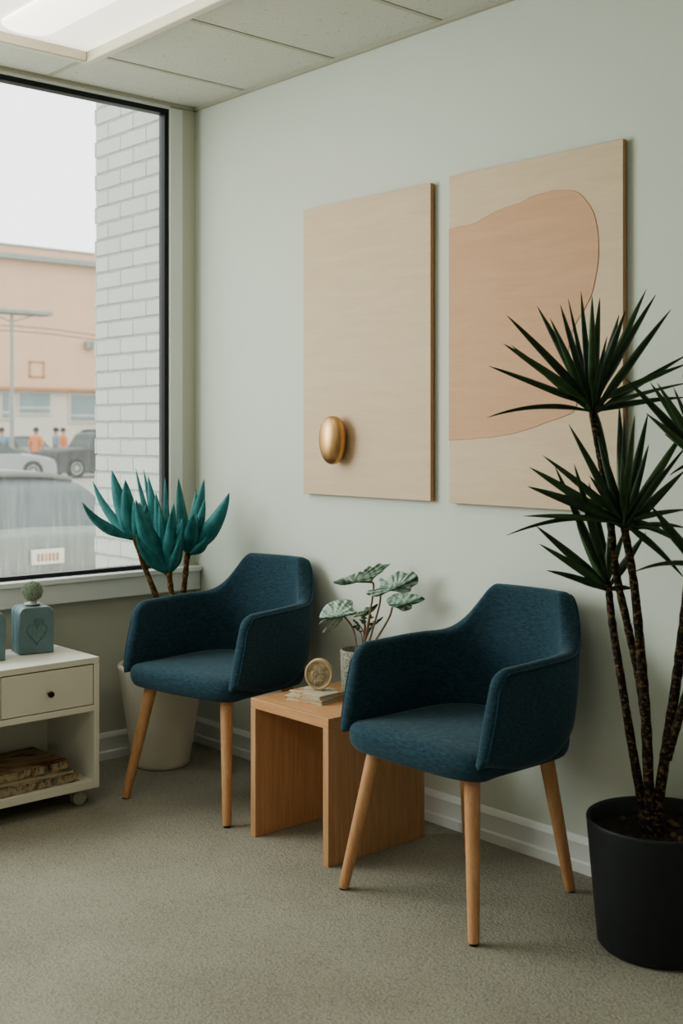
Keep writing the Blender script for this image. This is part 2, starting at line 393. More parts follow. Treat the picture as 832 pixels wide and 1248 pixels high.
e.rings(rings); pb = e.build('bronze_pebble', M['bronze'], a1, angle=80, loc=on_y(405, 536.5, -PT - .036) - a1.location)
pb['label'] = 'smooth bronze oval pebble fixed on the panel'
a2, hw, h = art(on_y(547, 400, -PT).x, on_y(759, 400, -PT).x, on_y(547, 613, -PT).z, on_y(547, 215, -PT).z, 'pale wood art panel painted with a large peach blob, beside the tall dark plant')
outl = [(546.5, 279.6), (561, 276), (577, 272.7), (592, 264), (608.5, 255.8), (622, 251), (635, 246.8), (645, 241), (656, 237), (677, 232.3), (698, 233), (708, 238), (714, 245), (721, 255), (725, 266), (728.6, 287.5), (728.8, 314), (725, 340), (720, 360), (711.6, 377), (701, 395), (694, 415), (692, 440), (697, 465), (703, 485), (700, 499), (690, 506), (664.5, 515), (633, 526), (605, 531.5), (575, 534.5), (546.5, 536)]
pl = [on_y(u, v, -PT - .0006) - a2.location for u, v in outl]
edge = catmull(pl, 5); edge = [Vector((max(-hw + .0005, p.x), p.y, p.z)) for p in edge]
edge = [p + Vector((0, 0, .0012 * math.sin(i * 2.1) * math.sin(i * .7))) for i, p in enumerate(edge)]
n = len(edge)
m = MB(); m.add([(p.x, -PT + .0, p.z) for p in edge] + [(p.x, -PT - .0016, p.z) for p in edge], [tuple(range(n, 2 * n))[::-1]] + [(i, (i + 1) % n, n + (i + 1) % n, n + i) for i in range(n)])
ps = m.build('painted_shape', M['peach'], a2, smooth=False); ps['label'] = 'peach painted blob with a wavy edge'
MB().tube([(p.x, -PT - .0012, p.z) for p in edge], .0009, 6).build('paint_rim', M['peach_line'], ps)

# ------------------------------------------------------------------ chairs
def chair():
    o = thing('armchair', (0, 0, 0), 'dark blue armchair between the small oak table and the black pot', 'chair', 0, 'dark blue upholstered armchairs')
    A, YB, Y0, N, YF = .266, .264, -.03, 2.65, -.170
    ZB = .387
    # outer plan curve, from the right front round the back to the left front
    plan = []
    for k in range(15): plan.append((A, YF + (Y0 - YF) * k / 15))
    K = 56
    for k in range(K + 1):
        a = PI * k / K; c, s_ = math.cos(a), math.sin(a)
        plan.append((A * math.copysign(abs(c) ** (2 / N), c), Y0 + (YB - Y0) * abs(s_) ** (2 / N)))
    for k in range(15): plan.append((-A, Y0 + (YF - Y0) * (k + 1) / 15))
    # even spacing
    P = [Vector((x, y, 0)) for x, y in plan]; L = [0]
    for i in range(1, len(P)): L.append(L[-1] + (P[i] - P[i - 1]).length)
    tot = L[-1]; NU = 120; Q = []
    for k in range(NU + 1):
        d = tot * k / NU; i = 1
        while i < len(P) - 1 and L[i] < d: i += 1
        Q.append(P[i - 1].lerp(P[i], (d - L[i - 1]) / max(1e-9, L[i] - L[i - 1])))
    nor = []
    for k in range(NU + 1):
        t = (Q[min(k + 1, NU)] - Q[max(k - 1, 0)]).normalized(); nor.append(Vector((t.y, -t.x, 0)))  # outward
    def top(k, fwd=0.0):
        p = Q[k]; back = smooth(.02, .16, p.y)
        rise = smooth(.254, .126, abs(p.x)) ** 1.1 * back
        z = .652 + .006 * smooth(-.2, .1, p.y) + (.792 - .658) * rise
        d = min(k, NU - k) / NU * tot + .017 - fwd; r = .046
        if d < r: z -= r - math.sqrt(max(0, r * r - (r - d) ** 2))
        return z
    def place(p, z):   # lean of the whole tub: arms' front edge slopes, back reclines
        f = smooth(.05, -.17, p.y); b_ = smooth(-.05, .25, p.y)
        y = p.y - f * .065 * (1 - (z - .39) / .26) + b_ * (z - .55) * .10
        x = p.x * (1 + .03 * (z - .5) * (1 - b_))
        return Vector((x, y, z))
    rings = []; pipe = []; ends = [(.0, 1)]
    def section(k, thk=1.0, fwd=0.0):
        ZB = .387 + .036 * (1 - smooth(0, .14, min(k, NU - k) / NU * tot))
        p = Q[k] + Vector((0, -fwd, 0)); nn = nor[k]; zt = top(k, fwd); back = smooth(.0, .2, Q[k].y)
        T = (.034 + .014 * back); half = T / 2; mid = lambda s_: s_ * thk
        rb = .05 + .045 * back; out = []; fl = smooth(0, .14, min(k, NU - k) / NU * tot)
        def pt(off, z): return place(p + nn * (-half + (off + half) * thk if True else off), z)
        out.append(pt(-T - .004 - (.126 - T) * fl, ZB + .006)); out.append(pt(-T * .9 - (rb + .03 - T * .9) * fl, ZB + .003 + (-.002) * fl))
        rb = .028 + (rb - .028) * fl
        for j in range(7):
            a = j / 6 * PI / 2; out.append(pt(-rb + rb * math.sin(a), ZB + rb * (1 - math.cos(a))))
        z0 = ZB + rb; ze = zt - .012
        for j in range(1, 9): out.append(pt(.004 * math.sin(PI * j / 9), z0 + (ze - z0) * j / 9))
        for j in range(9):
            a = j / 8 * PI; out.append(pt(-half + half * math.cos(a), ze + .016 * math.sin(a)))
        for j in range(1, 9): out.append(pt(-T - .003 * math.sin(PI * j / 9), ze + (ZB + .03 - ze) * j / 8))
        out.append(pt(-T - .003 - (.117 - T) * fl, ZB + .03))
        return out, place(p + nn * .001, ze + .004)
    for j in range(5, 0, -1):
        a = j / 5 * PI / 2; rings.append(section(0, max(.06, math.cos(a)), .017 * math.sin(a))[0])
    for k in range(NU + 1):
        r_, q = section(k); rings.append(r_); pipe.append(q)
    for j in range(1, 6):
        a = j / 5 * PI / 2; rings.append(section(NU, max(.06, math.cos(a)), .017 * math.sin(a))[0])
    sh = MB().rings(rings, True, True, True).build('shell', M['fabric'], o, angle=70)
    def front_edge(k):
        s_ = section(k, 1.0, .006)[0]; return [s_[j] for j in range(6, 17)]
    path = front_edge(0) + pipe[1:-1] + front_edge(NU)[::-1]
    MB().tube(path, .0034, 8).build('piping', M['piping'], sh)
    # seat cushion
    n = 72; out = []
    for k in range(n):
        a = 2 * PI * k / n; c, s_ = math.cos(a), math.sin(a); e_ = 2 / (3.6 if s_ > 0 else 7)
        x = .2355 * math.copysign(abs(c) ** e_, c); wf = 1 + .10 * smooth(.1, .75, -s_)
        y = (.215 if s_ > 0 else .262) * math.copysign(abs(s_) ** e_, s_)
        if s_ < 0: y += .017 * (abs(x) / .2355) ** 2.2 * abs(y) / .262
        out.append((x * wf, y))
    prof = [(.75, .380), (.93, .381), (.962, .384), (.984, .393), (.998, .406), (1.004, .42), (.998, .433), (.984, .442), (.96, .448), (.9, .453), (.75, .4565), (.5, .4585), (.2, .459)]
    MB().rings([[(x * s_, y * s_, z) for x, y in out] for s_, z in prof]).build('seat', M['fabric'], o, angle=80)
    # underframe and legs
    fr = MB(); fr.box((-.2, -.19, .372), (.2, -.155, .388)); fr.box((-.17, .13, .372), (.17, .16, .388)); fr.box((-.03, -.17, .37), (.03, .15, .386))
    fr.build('underframe', M['oak_leg'], o, bevel=.003)
    for (tx, ty), (bx_, by) in [((-.172, -.182), (-.236, -.246)), ((.172, -.182), (.236, -.246)), ((-.145, .135), (-.183, .198)), ((.145, .135), (.183, .198))]:
        p0, p1 = Vector((bx_, by, .004)), Vector((tx, ty, .396)); pts = [p0.lerp(p1, t_) for t_ in (0, .02, .3, .6, .9, 1)]
        lg = MB().tube(pts, [.0125, .0143, .0165, .0185, .0205, .0208], 20).build('leg', M['oak_leg'], o)
        MB().tube([(bx_, by, 0), (bx_, by, .006)], .011, 14).build('foot_glide', M['black_knob'], lg)
    return o
ch = chair(); ch.location = (1.788, -.342, 0)
ch2 = copy_tree(ch); ch2.location = (.66, -.325, 0); ch2.rotation_euler = (0, 0, math.radians(10))
ch2['label'] = 'dark blue armchair by the window corner in front of the white planter'

# ------------------------------------------------------------------ side table
TX0, TX1, TY0, TY1, TZ = 1.045, 1.408, -.517, -.128, .422
o = thing('side_table', ((TX0 + TX1) / 2, (TY0 + TY1) / 2, 0), 'open-sided oak side table standing between the two armchairs', 'table')
tw, td = (TX1 - TX0) / 2, (TY1 - TY0) / 2
MB().box((-tw, -td, TZ - .03), (tw, td, TZ)).build('tabletop', M['oak_h'], o, bevel=.0015)
for s_ in (-1, 1):
    MB().box((min(s_ * tw, s_ * (tw - .024)), -td, 0), (max(s_ * tw, s_ * (tw - .024)), td, TZ - .03)).build('side_panel', M['oak_v'], o, bevel=.0012)

# books and medallion on the table
def book(name, w_, d_, h_, loc, rz, cover, edge, label, group, cat='book', hard=.003):
    o = thing(name, loc, label, cat, rz, group)
    c = MB(); c.box((-w_ / 2, -d_ / 2, 0), (w_ / 2, d_ / 2, hard)); c.box((-w_ / 2, -d_ / 2, h_ - hard), (w_ / 2, d_ / 2, h_)); c.box((-w_ / 2, -d_ / 2, hard), (-w_ / 2 + hard, d_ / 2, h_ - hard))
    c.build('cover', cover, o, bevel=.0008)
    MB().box((-w_ / 2 + hard, -d_ / 2 + .003, hard), (w_ / 2 - .003, d_ / 2 - .003, h_ - hard)).build('pages', edge, o)
    return o
TB = on_z(384, 852, TZ)
book('small_book', .142, .12, .014, TB, math.radians(12), M['cover_pastel'], M['pages'], 'small faded book lying flat on the oak table, under another', 'small books on the table')
book('small_book', .132, .112, .012, TB + Vector((.004, .004, .0145)), math.radians(5), M['cover_pastel'], M['pages'], 'small pastel book on top of another, under the round medallion', 'small books on the table')
med = thing('stone_medallion', TB + Vector((.004, .012, .0268)), 'round cream stone medallion standing on the two small books', 'ornament', math.radians(40))
rr = .043
def ring_y(r, y): return [(r * math.cos(2 * PI * k / 48), y, .0485 + 1.1 * r * math.sin(2 * PI * k / 48)) for k in range(48)]
MB().rings([ring_y(.034, .012), ring_y(.040, .012), ring_y(rr, .008), ring_y(rr, -.008), ring_y(.041, -.012), ring_y(.037, -.012), ring_y(.0345, -.007)], True, True).build('disc', M['medal_rim'], med)
q = MB(); rings = []
for k in range(12):
    r = .034 * (1 - k / 12); rings.append([(r * math.cos(t_), -.0072 - .003 * smooth(0, .5, 1 - r / .034) - .0016 * math.sin(3 * t_ + k) * math.sin(k * 1.3), .0485 + 1.09 * r * math.sin(t_)) for t_ in [2 * PI * j / 48 for j in range(48)]])
q.rings(rings, False, True).build('carved_relief', M['medal'], med)
MB().box((-.012, -.006, -.0004), (.012, .006, .004)).build('foot', M['medal_rim'], med)

# ------------------------------------------------------------------ leaves
def leaf(mb, base, tip, width, view, sag=0.0, bulge=None, roll=0.0, fold=.25, prof='strap', n=12, out=Vector((0, 0, 0))):
    base, tip = Vector(base), Vector(tip); ax = tip - base; ln = ax.length
    ctrl = base.lerp(tip, .5) + Vector((0, 0, sag * ln)) + out * ln
    vs, uv = [], []; m = 5
    for i in range(n + 1):
        t = i / n; p = bez(base, ctrl, tip, t)
        d = ((ctrl - base) * (1 - t) + (tip - ctrl) * t).normalized()
        w_ = d.cross(view).normalized(); nr = w_.cross(d).normalized()
        c, s_ = math.cos(roll), math.sin(roll); w2 = w_ * c + nr * s_; n2 = nr * c - w_ * s_
        if prof == 'strap': k = (.32 + .68 * smooth(0, .35, t)) * (1 - t ** 2.4) ** .9
        else: k = (.3 + .7 * smooth(0, .42, t)) * max(0, 1 - t ** 2.1) ** .85
        k = max(k, .012) * width / 2
        for j in range(m):
            q = -1 + 2 * j / (m - 1)
            vs.append(p + w2 * (k * q) + n2 * (fold * k * (abs(q) ** 1.4 - .5))); uv.append(((q + 1) / 2, t))
    fs = [(i * m + j, i * m + j + 1, (i + 1) * m + j + 1, (i + 1) * m + j) for i in range(n) for j in range(m - 1)]
    mb.add(vs, fs, 0, uv)
VIEW = FW.copy()

# ---- white planter with the teal agave
pc = Vector((.195, -.288, 0))
o = thing('white_planter', pc, 'tall tapered white planter with a teal-leaved plant, in the corner under the window', 'potted plant')
prof = [(.096, .0), (.103, .004), (.108, .02), (.158, .355), (.161, .367), (.158, .376), (.152, .378), (.146, .372), (.142, .345), (.14, .335)]
MB().lathe(prof, n=64, cap1=False).build('pot', M['pot_white'], o, angle=60)
MB().lathe([(.143, .338), (.1, .345), (.02, .348)], n=40, cap0=False).build('soil', M['soil'], o)
inv = lambda p: p - pc
def CT(u, v): return (90 + u / 3.962, 560 + v / 3.962)
heads = [((290, 378), (196, 745), 4.40, [((40, 205), 46, .10), ((92, 105), 40, -.10), ((183, 52), 74, .02), ((248, 98), 74, .06), ((318, 205), 60, -.08), ((215, 170), 70, -.05)]),
         ((458, 545), (211, 742), 4.36, [((300, 358), 52, .12), ((298, 195), 88, .10), ((298, 42), 34, -.08), ((336, 45), 38, -.10), ((358, 80), 62, -.05), ((440, 88), 36, -.1), ((412, 225), 56, .06), ((482, 212), 60, .0), ((524, 285), 62, .08), ((470, 250), 62, .1), ((395, 160), 60, .02), ((512, 380), 40, .1)]),
         ((550, 452), (221, 742), 4.44, [((504, 90), 52, .04), ((628, 96), 62, -.05), ((633, 190), 52, .02), ((750, 160), 78, .06), ((645, 368), 42, .1), ((590, 145), 46, -.1), ((575, 260), 66, .08), ((530, 250), 50, .02)])]
for hb, foot, dp, tips in heads:
    hp = at(*CT(*hb), dp); root = Vector((pc.x + (foot[0] - 205) * .0012, pc.y + (dp - 4.4) * .3, .342))
    mid = at(foot[0], foot[1], dp - .01)
    pts = catmull([root, root.lerp(mid, .55) + Vector((0, 0, 0)), mid, hp.lerp(mid, .35), hp + Vector((0, 0, .012))], 5)
    st = MB(); st.tube([inv(p) for p in pts], [.0105 + .0012 * math.sin(i * 2.2) for i in range(len(pts))], 10)
    so = st.build('stem', M['stem_brown'], o)
    for k, (tp, w_, dd) in enumerate(tips):
        L = MB(); tipp = at(*CT(*tp), dp - dd)
        if tipp.y > -.03: tipp.y = -.03
        if tipp.x < .07: tipp = Vector((.07, tipp.y, tipp.z)) if tp[0] > 250 else tipp
        side = 1 if tp[0] > hb[0] else -1
        du = (tp[0] - hb[0]) / max(60, abs(tp[1] - hb[1]))
        leaf(L, inv(hp) + Vector((0, 0, -.004)), inv(tipp), w_ / 3.962 * dp / F * 1.28, VIEW, 0, None, R.uniform(-.45, .45), .5, 'agave', 14, RT * (.16 * max(-1.2, min(1.2, du))) - Vector((0, 0, .10 * min(1.2, abs(du)))))
        L.build('leaf', M['teal_leaf'], so, solid=.0018, angle=80)
    for k in range(4):   # short inner leaves round the growing point
        a = k * PI / 2 + hb[0]; tv = inv(hp) + Vector((.045 * math.cos(a), .045 * math.sin(a), R.uniform(.12, .17)))
        L = MB(); leaf(L, inv(hp) + Vector((0, 0, -.004)), tv, .045, VIEW, 0, None, R.uniform(-.9, .9), .5, 'agave', 12, Vector((.12 * math.cos(a), .12 * math.sin(a), -.05)))
        L.build('leaf', M['teal_leaf'], so, solid=.0018, angle=80)

# ---- dracaena in the black pot
pc = Vector((2.322, -.252, 0))
o = thing('dracaena', pc, 'tall dark green spiky plant with several trunks in a black pot', 'potted plant')
prof = [(.13, 0), (.142, .003), (.149, .012), (.1745, .297), (.1755, .303), (.174, .307), (.169, .307), (.166, .302), (.158, .272)]
MB().lathe(prof, n=72, cap1=False).build('pot', M['pot_black'], o, angle=60)
sm = MB(); rings = []
for k in range(12):
    r = .1605 * (1 - k / 12.2); rings.append([(r * math.cos(a), r * math.sin(a), .272 + .006 * math.sin(5 * a + k * 2) * math.sin(k) + R.uniform(-.003, .003) * (k > 0)) for a in [2 * PI * j / 48 for j in range(48)]])
sm.rings(rings, False, True).build('soil', M['soil'], o)
for k in range(14):
    a = R.uniform(0, 2 * PI); r = R.uniform(.03, .14); c = MB(); w_ = R.uniform(.006, .013)
    pts = []
    for j in range(6): pts.append(Vector((w_ * math.cos(j * PI / 3) * R.uniform(.8, 1.2), w_ * .7 * math.sin(j * PI / 3) * R.uniform(.8, 1.2), 0)))
    c.rings([[p * s_ + Vector((0, 0, z)) for p in pts] for s_, z in ((.8, -.004), (1, .001), (.55, .006))])
    c.build('bark_chip', M['bark_chip'], o, loc=(r * math.cos(a), r * math.sin(a), .278))
def CD(u, v): return (570 + u / 3.176, 340 + v / 3.176)
CR = {'A': (CD(482, 512), 2.92), 'B': (CD(604, 958), 2.86), 'C': (CD(545, 1195), 2.93), 'D': ((862, 566), 2.80), 'E': ((858, 700), 2.78)}
crown = {k: at(u, v, d) for k, ((u, v), d) in CR.items()}
def trunk(pix, r0, r1):
    pts = [at(u, v, d) for u, v, d in pix]; pts = catmull(pts, 8); n = len(pts)
    rad = [(r0 + (r1 - r0) * i / (n - 1)) * (1 + .06 * math.sin(i * 2.6) + R.uniform(-.04, .04)) for i in range(n)]
    return MB().tube([p - pc for p in pts], rad, 12).build('trunk', M['trunk'], o, angle=80)
T = {}
T['C'] = trunk([(788, 1018, 2.86), (783, 985, 2.86), (770, 910, 2.87), (757, 830, 2.89), (746, 760, 2.92), (741, 712, 2.93)], .0118, .0088)
T['B'] = trunk([(793, 1022, 2.85), (791, 985, 2.85), (787, 880, 2.85), (780, 790, 2.85), (772, 710, 2.86), (760, 640, 2.86)], .0150, .0090)
T['A'] = trunk([(785, 872, 2.858), (777, 820, 2.87), (764, 760, 2.88), (751, 700, 2.90), (744, 640, 2.91), (737, 590, 2.92), (729, 545, 2.92), (721, 500, 2.92)], .0100, .0088)
T['D'] = trunk([(797, 1022, 2.85), (801, 985, 2.85), (812, 910, 2.84), (824, 830, 2.83), (834, 750, 2.82), (846, 650, 2.81), (862, 570, 2.80)], .0145, .0100)
T['E'] = trunk([(813, 925, 2.842), (824, 885, 2.82), (840, 830, 2.8), (852, 760, 2.79), (858, 702, 2.78)], .0110, .0090)
tips = {
 'A': [(150, 140), (268, 106), (318, 152), (357, 100), (388, 78), (437, 48), (480, 62), (510, 72), (585, 138), (538, 222), (690, 40), (727, 60), (785, 118), (850, 292), (855, 325), (860, 400), (850, 458), (80, 337), (137, 250), (165, 255), (75, 536), (610, 120), (460, 300), (560, 800)],
 'B': [(390, 562), (290, 683), (237, 728), (230, 803), (585, 488), (606, 528), (645, 528), (697, 518), (700, 640), (470, 762), (845, 575), (840, 740), (850, 640), (150, 992), (215, 918), (850, 892), (845, 965), (835, 1008), (600, 700), (500, 600), (838, 1160), (760, 720), (812, 1020)],
 'C': [(335, 722), (262, 955), (275, 1025), (303, 1128), (468, 788), (690, 980), (610, 960), (560, 880), (640, 1200), (410, 715), (420, 950)],
 'D': [(612, 386), (705, 400), (732, 402), (795, 420), (830, 370), (900, 330), (690, 520), (985, 400), (1030, 560), (1010, 760), (760, 600), (850, 380), (930, 900), (780, 760)],
 'E': [(640, 1135), (800, 1010), (735, 940), (700, 870), (900, 820), (980, 900), (1060, 1050), (840, 1200), (930, 1260)],
}
LMAX = .026
for c, lst in tips.items():
    (bu, bv), d = CR[c]
    for k, tp in enumerate(lst):
        u, v = CD(*tp); dd = [.10, -.05, .03, .13, -.08, .0][k % 6] * R.uniform(.6, 1.1)
        tipp = at(u, v, d - dd)
        if tipp.y > -.025: tipp = on_y(u, v, -.025)
        base = crown[c] + Vector((0, 0, R.uniform(-.012, .02)))
        L = MB(); horiz = abs(v - bv) < .35 * abs(u - bu)
        droop = v > bv - 10
        leaf(L, base - pc, tipp - pc, LMAX * R.uniform(.78, 1.08) * (.72 if horiz else 1), VIEW, .14 if droop else (.05 if horiz else .02), None, R.uniform(-.7, .7) + (.5 if horiz else 0), .45, 'strap', 16)
        L.build('leaf', M['green_leaf_light'] if k % 4 == 2 else M['green_leaf'], T[c], solid=.0012, angle=80)

# ---- begonia on the table
pc = on_z(439, 845, TZ)
o = thing('begonia', pc, 'silvery-leaved plant in a grey speckled stoneware pot on the oak table', 'potted plant')
MB().lathe([(.05, 0), (.057, .003), (.059, .012), (.0615, .08), (.0625, .132), (.0615, .137), (.059, .138), (.0565, .134), (.055, .115), (.054, .107)], n=48, cap1=False).build('pot', M['stoneware'], o, angle=60)
MB().lathe([(.0555, .108), (.03, .112), (.008, .113)], n=32, cap0=False).build('soil', M['soil'], o)
PD = 3.80
def CB(u, v): return (330 + u / 4.16, 680 + v / 4.16)
# each: outline points in the leaf's own picture plane with a little depth bow, then stalk
def lobed(out, stalk_at, mid_tip, depth, bow, mat, tilt):
    # polygon fan around a curved midrib: rib sampled, outline matched by parameter
    O = catmull([Vector((p[0], p[1], 0)) for p in out], 6, True)
    b = Vector((stalk_at[0], stalk_at[1], 0)); e_ = Vector((mid_tip[0], mid_tip[1], 0)); ax = e_ - b
    cen = b.lerp(e_, .45)
    rings = 6; n = len(O); vs, uv = [], []
    for r in range(rings + 1):
        f = r / rings
        for k, p in enumerate(O):
            q = cen.lerp(p, f) if r else cen
            s_ = ((q - b).cross(ax)).z / max(1, ax.length_squared); t_ = (q - b).dot(ax) / max(1, ax.length_squared)
            dz = bow * (abs(s_) * 1.6 - t_ * .5) + tilt * t_ + .006 * math.sin(k * .9) * f * f
            u, v = CB(q.x, q.y); vs.append(at(u, v, depth + dz) - pc); uv.append((s_ + .5, t_))
    fs = [(r * n + k, r * n + (k + 1) % n, (r + 1) * n + (k + 1) % n, (r + 1) * n + k) for r in range(rings) for k in range(n)]
    return MB().add(vs, fs, 0, uv)
stalk0 = Vector((0, 0, .11))
def stalk(via, end, d, base_off, r=.0032):
    pts = [stalk0 + Vector(base_off)] + [at(*CB(*p), d) - pc for p in via] + [at(*CB(*end), d) - pc]
    return MB().tube(catmull(pts, 6), r, 8).build('stalk', M['petiole'], o)
LV = [
 ([(316, 124), (352, 104), (396, 90), (440, 72), (470, 66), (486, 46), (505, 42), (520, 52), (545, 28), (575, 34), (606, 28), (585, 50), (560, 74), (530, 96), (508, 122), (490, 126), (455, 118), (410, 132), (360, 138)], (500, 122), (320, 126), 'begonia', (520, 165), PD + .01, .03),
 ([(545, 102), (562, 104), (588, 126), (600, 96), (625, 78), (655, 66), (690, 78), (722, 70), (745, 96), (744, 128), (715, 148), (705, 172), (660, 176), (620, 168), (590, 170), (560, 190), (520, 196), (482, 182), (490, 166), (528, 160), (540, 142), (556, 140)], (556, 190), (742, 100), 'begonia', (545, 260), PD - .02, -.02),
 ([(586, 214), (610, 190), (650, 178), (700, 180), (745, 188), (780, 208), (752, 226), (715, 240), (712, 258), (670, 270), (640, 254), (600, 240)], (615, 250), (778, 208), 'begonia_dark', (590, 320), PD - .05, -.03),
 ([(415, 222), (390, 210), (350, 212), (300, 226), (268, 252), (246, 300), (272, 304), (242, 336), (290, 318), (315, 312), (290, 340), (262, 376), (285, 380), (330, 348), (362, 318), (372, 292), (410, 290), (438, 276), (415, 256)], (370, 294), (262, 310), 'begonia', (420, 370), PD - .03, .03),
 ([(418, 300), (448, 272), (470, 270), (480, 250), (510, 248), (542, 232), (530, 258), (498, 284), (470, 298), (450, 296)], (470, 292), (540, 234), 'begonia_small', (475, 350), PD + .03, .0),
]
for out, st, tp, mt, via, dp, tl in LV:
    s_ = stalk([via], st, dp, ((st[0] - 480) * .00012, R.uniform(-.012, .012), 0))
    lobed(out, st, tp, dp, .05, mt, tl).build('leaf', M[mt], s_, solid=.001, angle=80)
for (a_, b_) in [((470, 380), (420, 312)), ((480, 370), (470, 300)), ((495, 360), (500, 300)), ((500, 370), (560, 310)), ((460, 390), (425, 350)), ((490, 380), (520, 330))]:
    dp = PD + R.uniform(-.03, .02); s_ = stalk([a_], b_, dp, (R.uniform(-.015, .015), R.uniform(-.01, .01), 0), .0017)
    L = MB()
    for k in range(7):
        f = R.uniform(.3, 1); p = at(*CB(a_[0] + (b_[0] - a_[0]) * f, a_[1] + (b_[1] - a_[1]) * f), dp) - pc
        leaf(L, p, p + RT * R.uniform(-.02, .02) + Vector((0, R.uniform(-.008, .008), R.uniform(-.002, .018))), .008, VIEW, .1, n=5, prof='agave')
    L.build('sprig', M['begonia_small'], s_)

# ------------------------------------------------------------------ white cabinet
CX0, CX1, CY0, CY1, CZ0, CZ1 = .135, .465, -1.425, -.705, .056, .489
o = thing('storage_cabinet', ((CX0 + CX1) / 2, (CY0 + CY1) / 2, 0), 'low white cabinet on casters with drawers over an open shelf, below the window', 'cabinet')
OX, OY = (CX0 + CX1) / 2, (CY0 + CY1) / 2
def cb(name, lo, hi, mat=M['white_lacquer'], bev=.0015, par=None):
    return MB().box((lo[0] - OX, lo[1] - OY, lo[2]), (hi[0] - OX, hi[1] - OY, hi[2])).build(name, mat, par or o, bevel=bev)
cb('top', (CX0, CY0, CZ1 - .02), (CX1, CY1, CZ1))
cb('bottom_shelf', (CX0, CY0 + .02, CZ0), (CX1, CY1 - .02, CZ0 + .027))
for y in (CY0, CY1 - .02): cb('side_panel', (CX0, y, CZ0), (CX1, y + .02, CZ1 - .02))
cb('middle_shelf', (CX0 + .01, CY0 + .02, .312), (CX1, CY1 - .02, .332))
cb('divider', (CX0 + .01, -1.0745, .332), (CX1, -1.0555, CZ1 - .02))
cb('back_panel', (CX0, CY0 + .02, CZ0 + .027), (CX0 + .01, CY1 - .02, CZ1 - .02))
for y0, y1 in ((-1.0525, -.728), (-1.402, -1.0775)):
    d = cb('drawer', (CX0 + .02, y0, .3345), (CX1 - .0015, y1, CZ1 - .0235))
    k = MB(); k.rings([[(x, r * math.cos(2 * PI * j / 24), r * math.sin(2 * PI * j / 24)) for j in range(24)] for x, r in ((-.002, .004), (.008, .004), (.011, .0085), (.016, .0105), (.021, .0095), (.0235, .006))])
    k.build('knob', M['black_knob'], d, loc=(CX1 - OX, (y0 + y1) / 2 - OY, .393))
for x, y in ((CX1 - .045, CY1 - .055), (CX1 - .045, CY0 + .055), (CX0 + .05, CY1 - .055), (CX0 + .05, CY0 + .055)):
    fr = MB(); fr.lathe([(.009, .05), (.009, CZ0)], (x - OX, y - OY, 0), 16); fr.box((x - OX - .002, y - OY - .009, .020), (x - OX + .002, y - OY + .009, .053)); fr.box((x - OX - .014, y - OY - .012, .049), (x - OX + .014, y - OY + .012, .053))
    c = fr.build('caster', M['clear_plastic'], o)
    wl = MB()
    def cr(r, yy): return [(yy, r * math.cos(2 * PI * j / 28), .0235 + r * math.sin(2 * PI * j / 28)) for j in range(28)]
    for sy in (-1, 1):
        wl.rings([[(x - OX + p[0], y - OY + p[1], p[2]) for p in cr(r, yy)] for r, yy in ((.012, sy * .0035), (.022, sy * .003), (.0235, sy * .006), (.0235, sy * .014), (.020, sy * .0165), (.011, sy * .0155), (.008, sy * .018))])
    wl.build('wheel', M['clear_plastic'], c)
# books on the cabinet shelf
zb = CZ0 + .0272
book('large_book', .24, .29, .03, (.325, -.915, zb), math.radians(2), M['cover_grey'], M['spine_rust'], 'thick grey book at the bottom of the stack on the cabinet shelf', 'books on the cabinet shelf')
book('large_book', .235, .28, .013, (.325, -.925, zb + .0302), math.radians(-1), M['cover_grey'], M['pages'], 'thin grey book second from the bottom of the cabinet stack', 'books on the cabinet shelf', hard=.002)
book('large_book', .23, .25, .03, (.322, -.93, zb + .0434), math.radians(3), M['cover_rust'], M['spine_rust'], 'rust and cream book on top of the stack on the cabinet shelf', 'books on the cabinet shelf')

# blue boxes with heart relief
def blue_box(loc, rz, label):
    o = thing('ceramic_box', loc, label, 'ornament', rz, 'blue grey ceramic boxes')
    W, D, H, r = .117, .108, .157, .022
    def arch(y, s=1.0):
        pts = [(-W / 2 * s, y, .002), (W / 2 * s, y, .002)]; rr = r
        for k in range(9): a = k / 8 * PI / 2; pts.append((W / 2 * s - rr + rr * math.cos(a), y, H - rr + rr * math.sin(a) - (1 - s) * H * .3))
        for k in range(9): a = PI / 2 + k / 8 * PI / 2; pts.append((-W / 2 * s + rr + rr * math.cos(a), y, H - rr + rr * math.sin(a) - (1 - s) * H * .3))
        return pts
    MB().rings([arch(-D / 2 + .0, .97), arch(-D / 2 + .004), arch(-D * .17), arch(-D * .15, .965), arch(-D * .12, .965), arch(-D * .10), arch(D * .16), arch(D * .18, .965), arch(D * .21, .965), arch(D * .23), arch(D / 2 - .004), arch(D / 2, .97)]).build('body', M['glaze'], o, angle=35, bevel=.001)
    m = MB(); pts = []
    for k in range(48):
        a = 2 * PI * k / 48; x = 16 * math.sin(a) ** 3; z = 13 * math.cos(a) - 5 * math.cos(2 * a) - 2 * math.cos(3 * a) - math.cos(4 * a); pts.append((x * .0021, -D / 2 - .001, .072 + z * .0025))
    m.tube(pts + pts[:2], .0016, 6, caps=False)
    n = len(pts); m.add([(x, -D / 2 - .0006, z) for x, y, z in pts], [tuple(range(n))])
    for k in range(9):
        a = k * .8; c = Vector((.012 * math.cos(a) * (1 + .1 * k) * .7 + .006, -D / 2 - .001, .104 + .011 * math.sin(a) + .001 * k))
        m.tube([c + Vector((.005 * math.cos(2 * PI * j / 8), 0, .006 * math.sin(2 * PI * j / 8))) for j in range(9)], .0011, 5)
    m.build('heart_relief', M['glaze_relief'], o, angle=60)
    return o
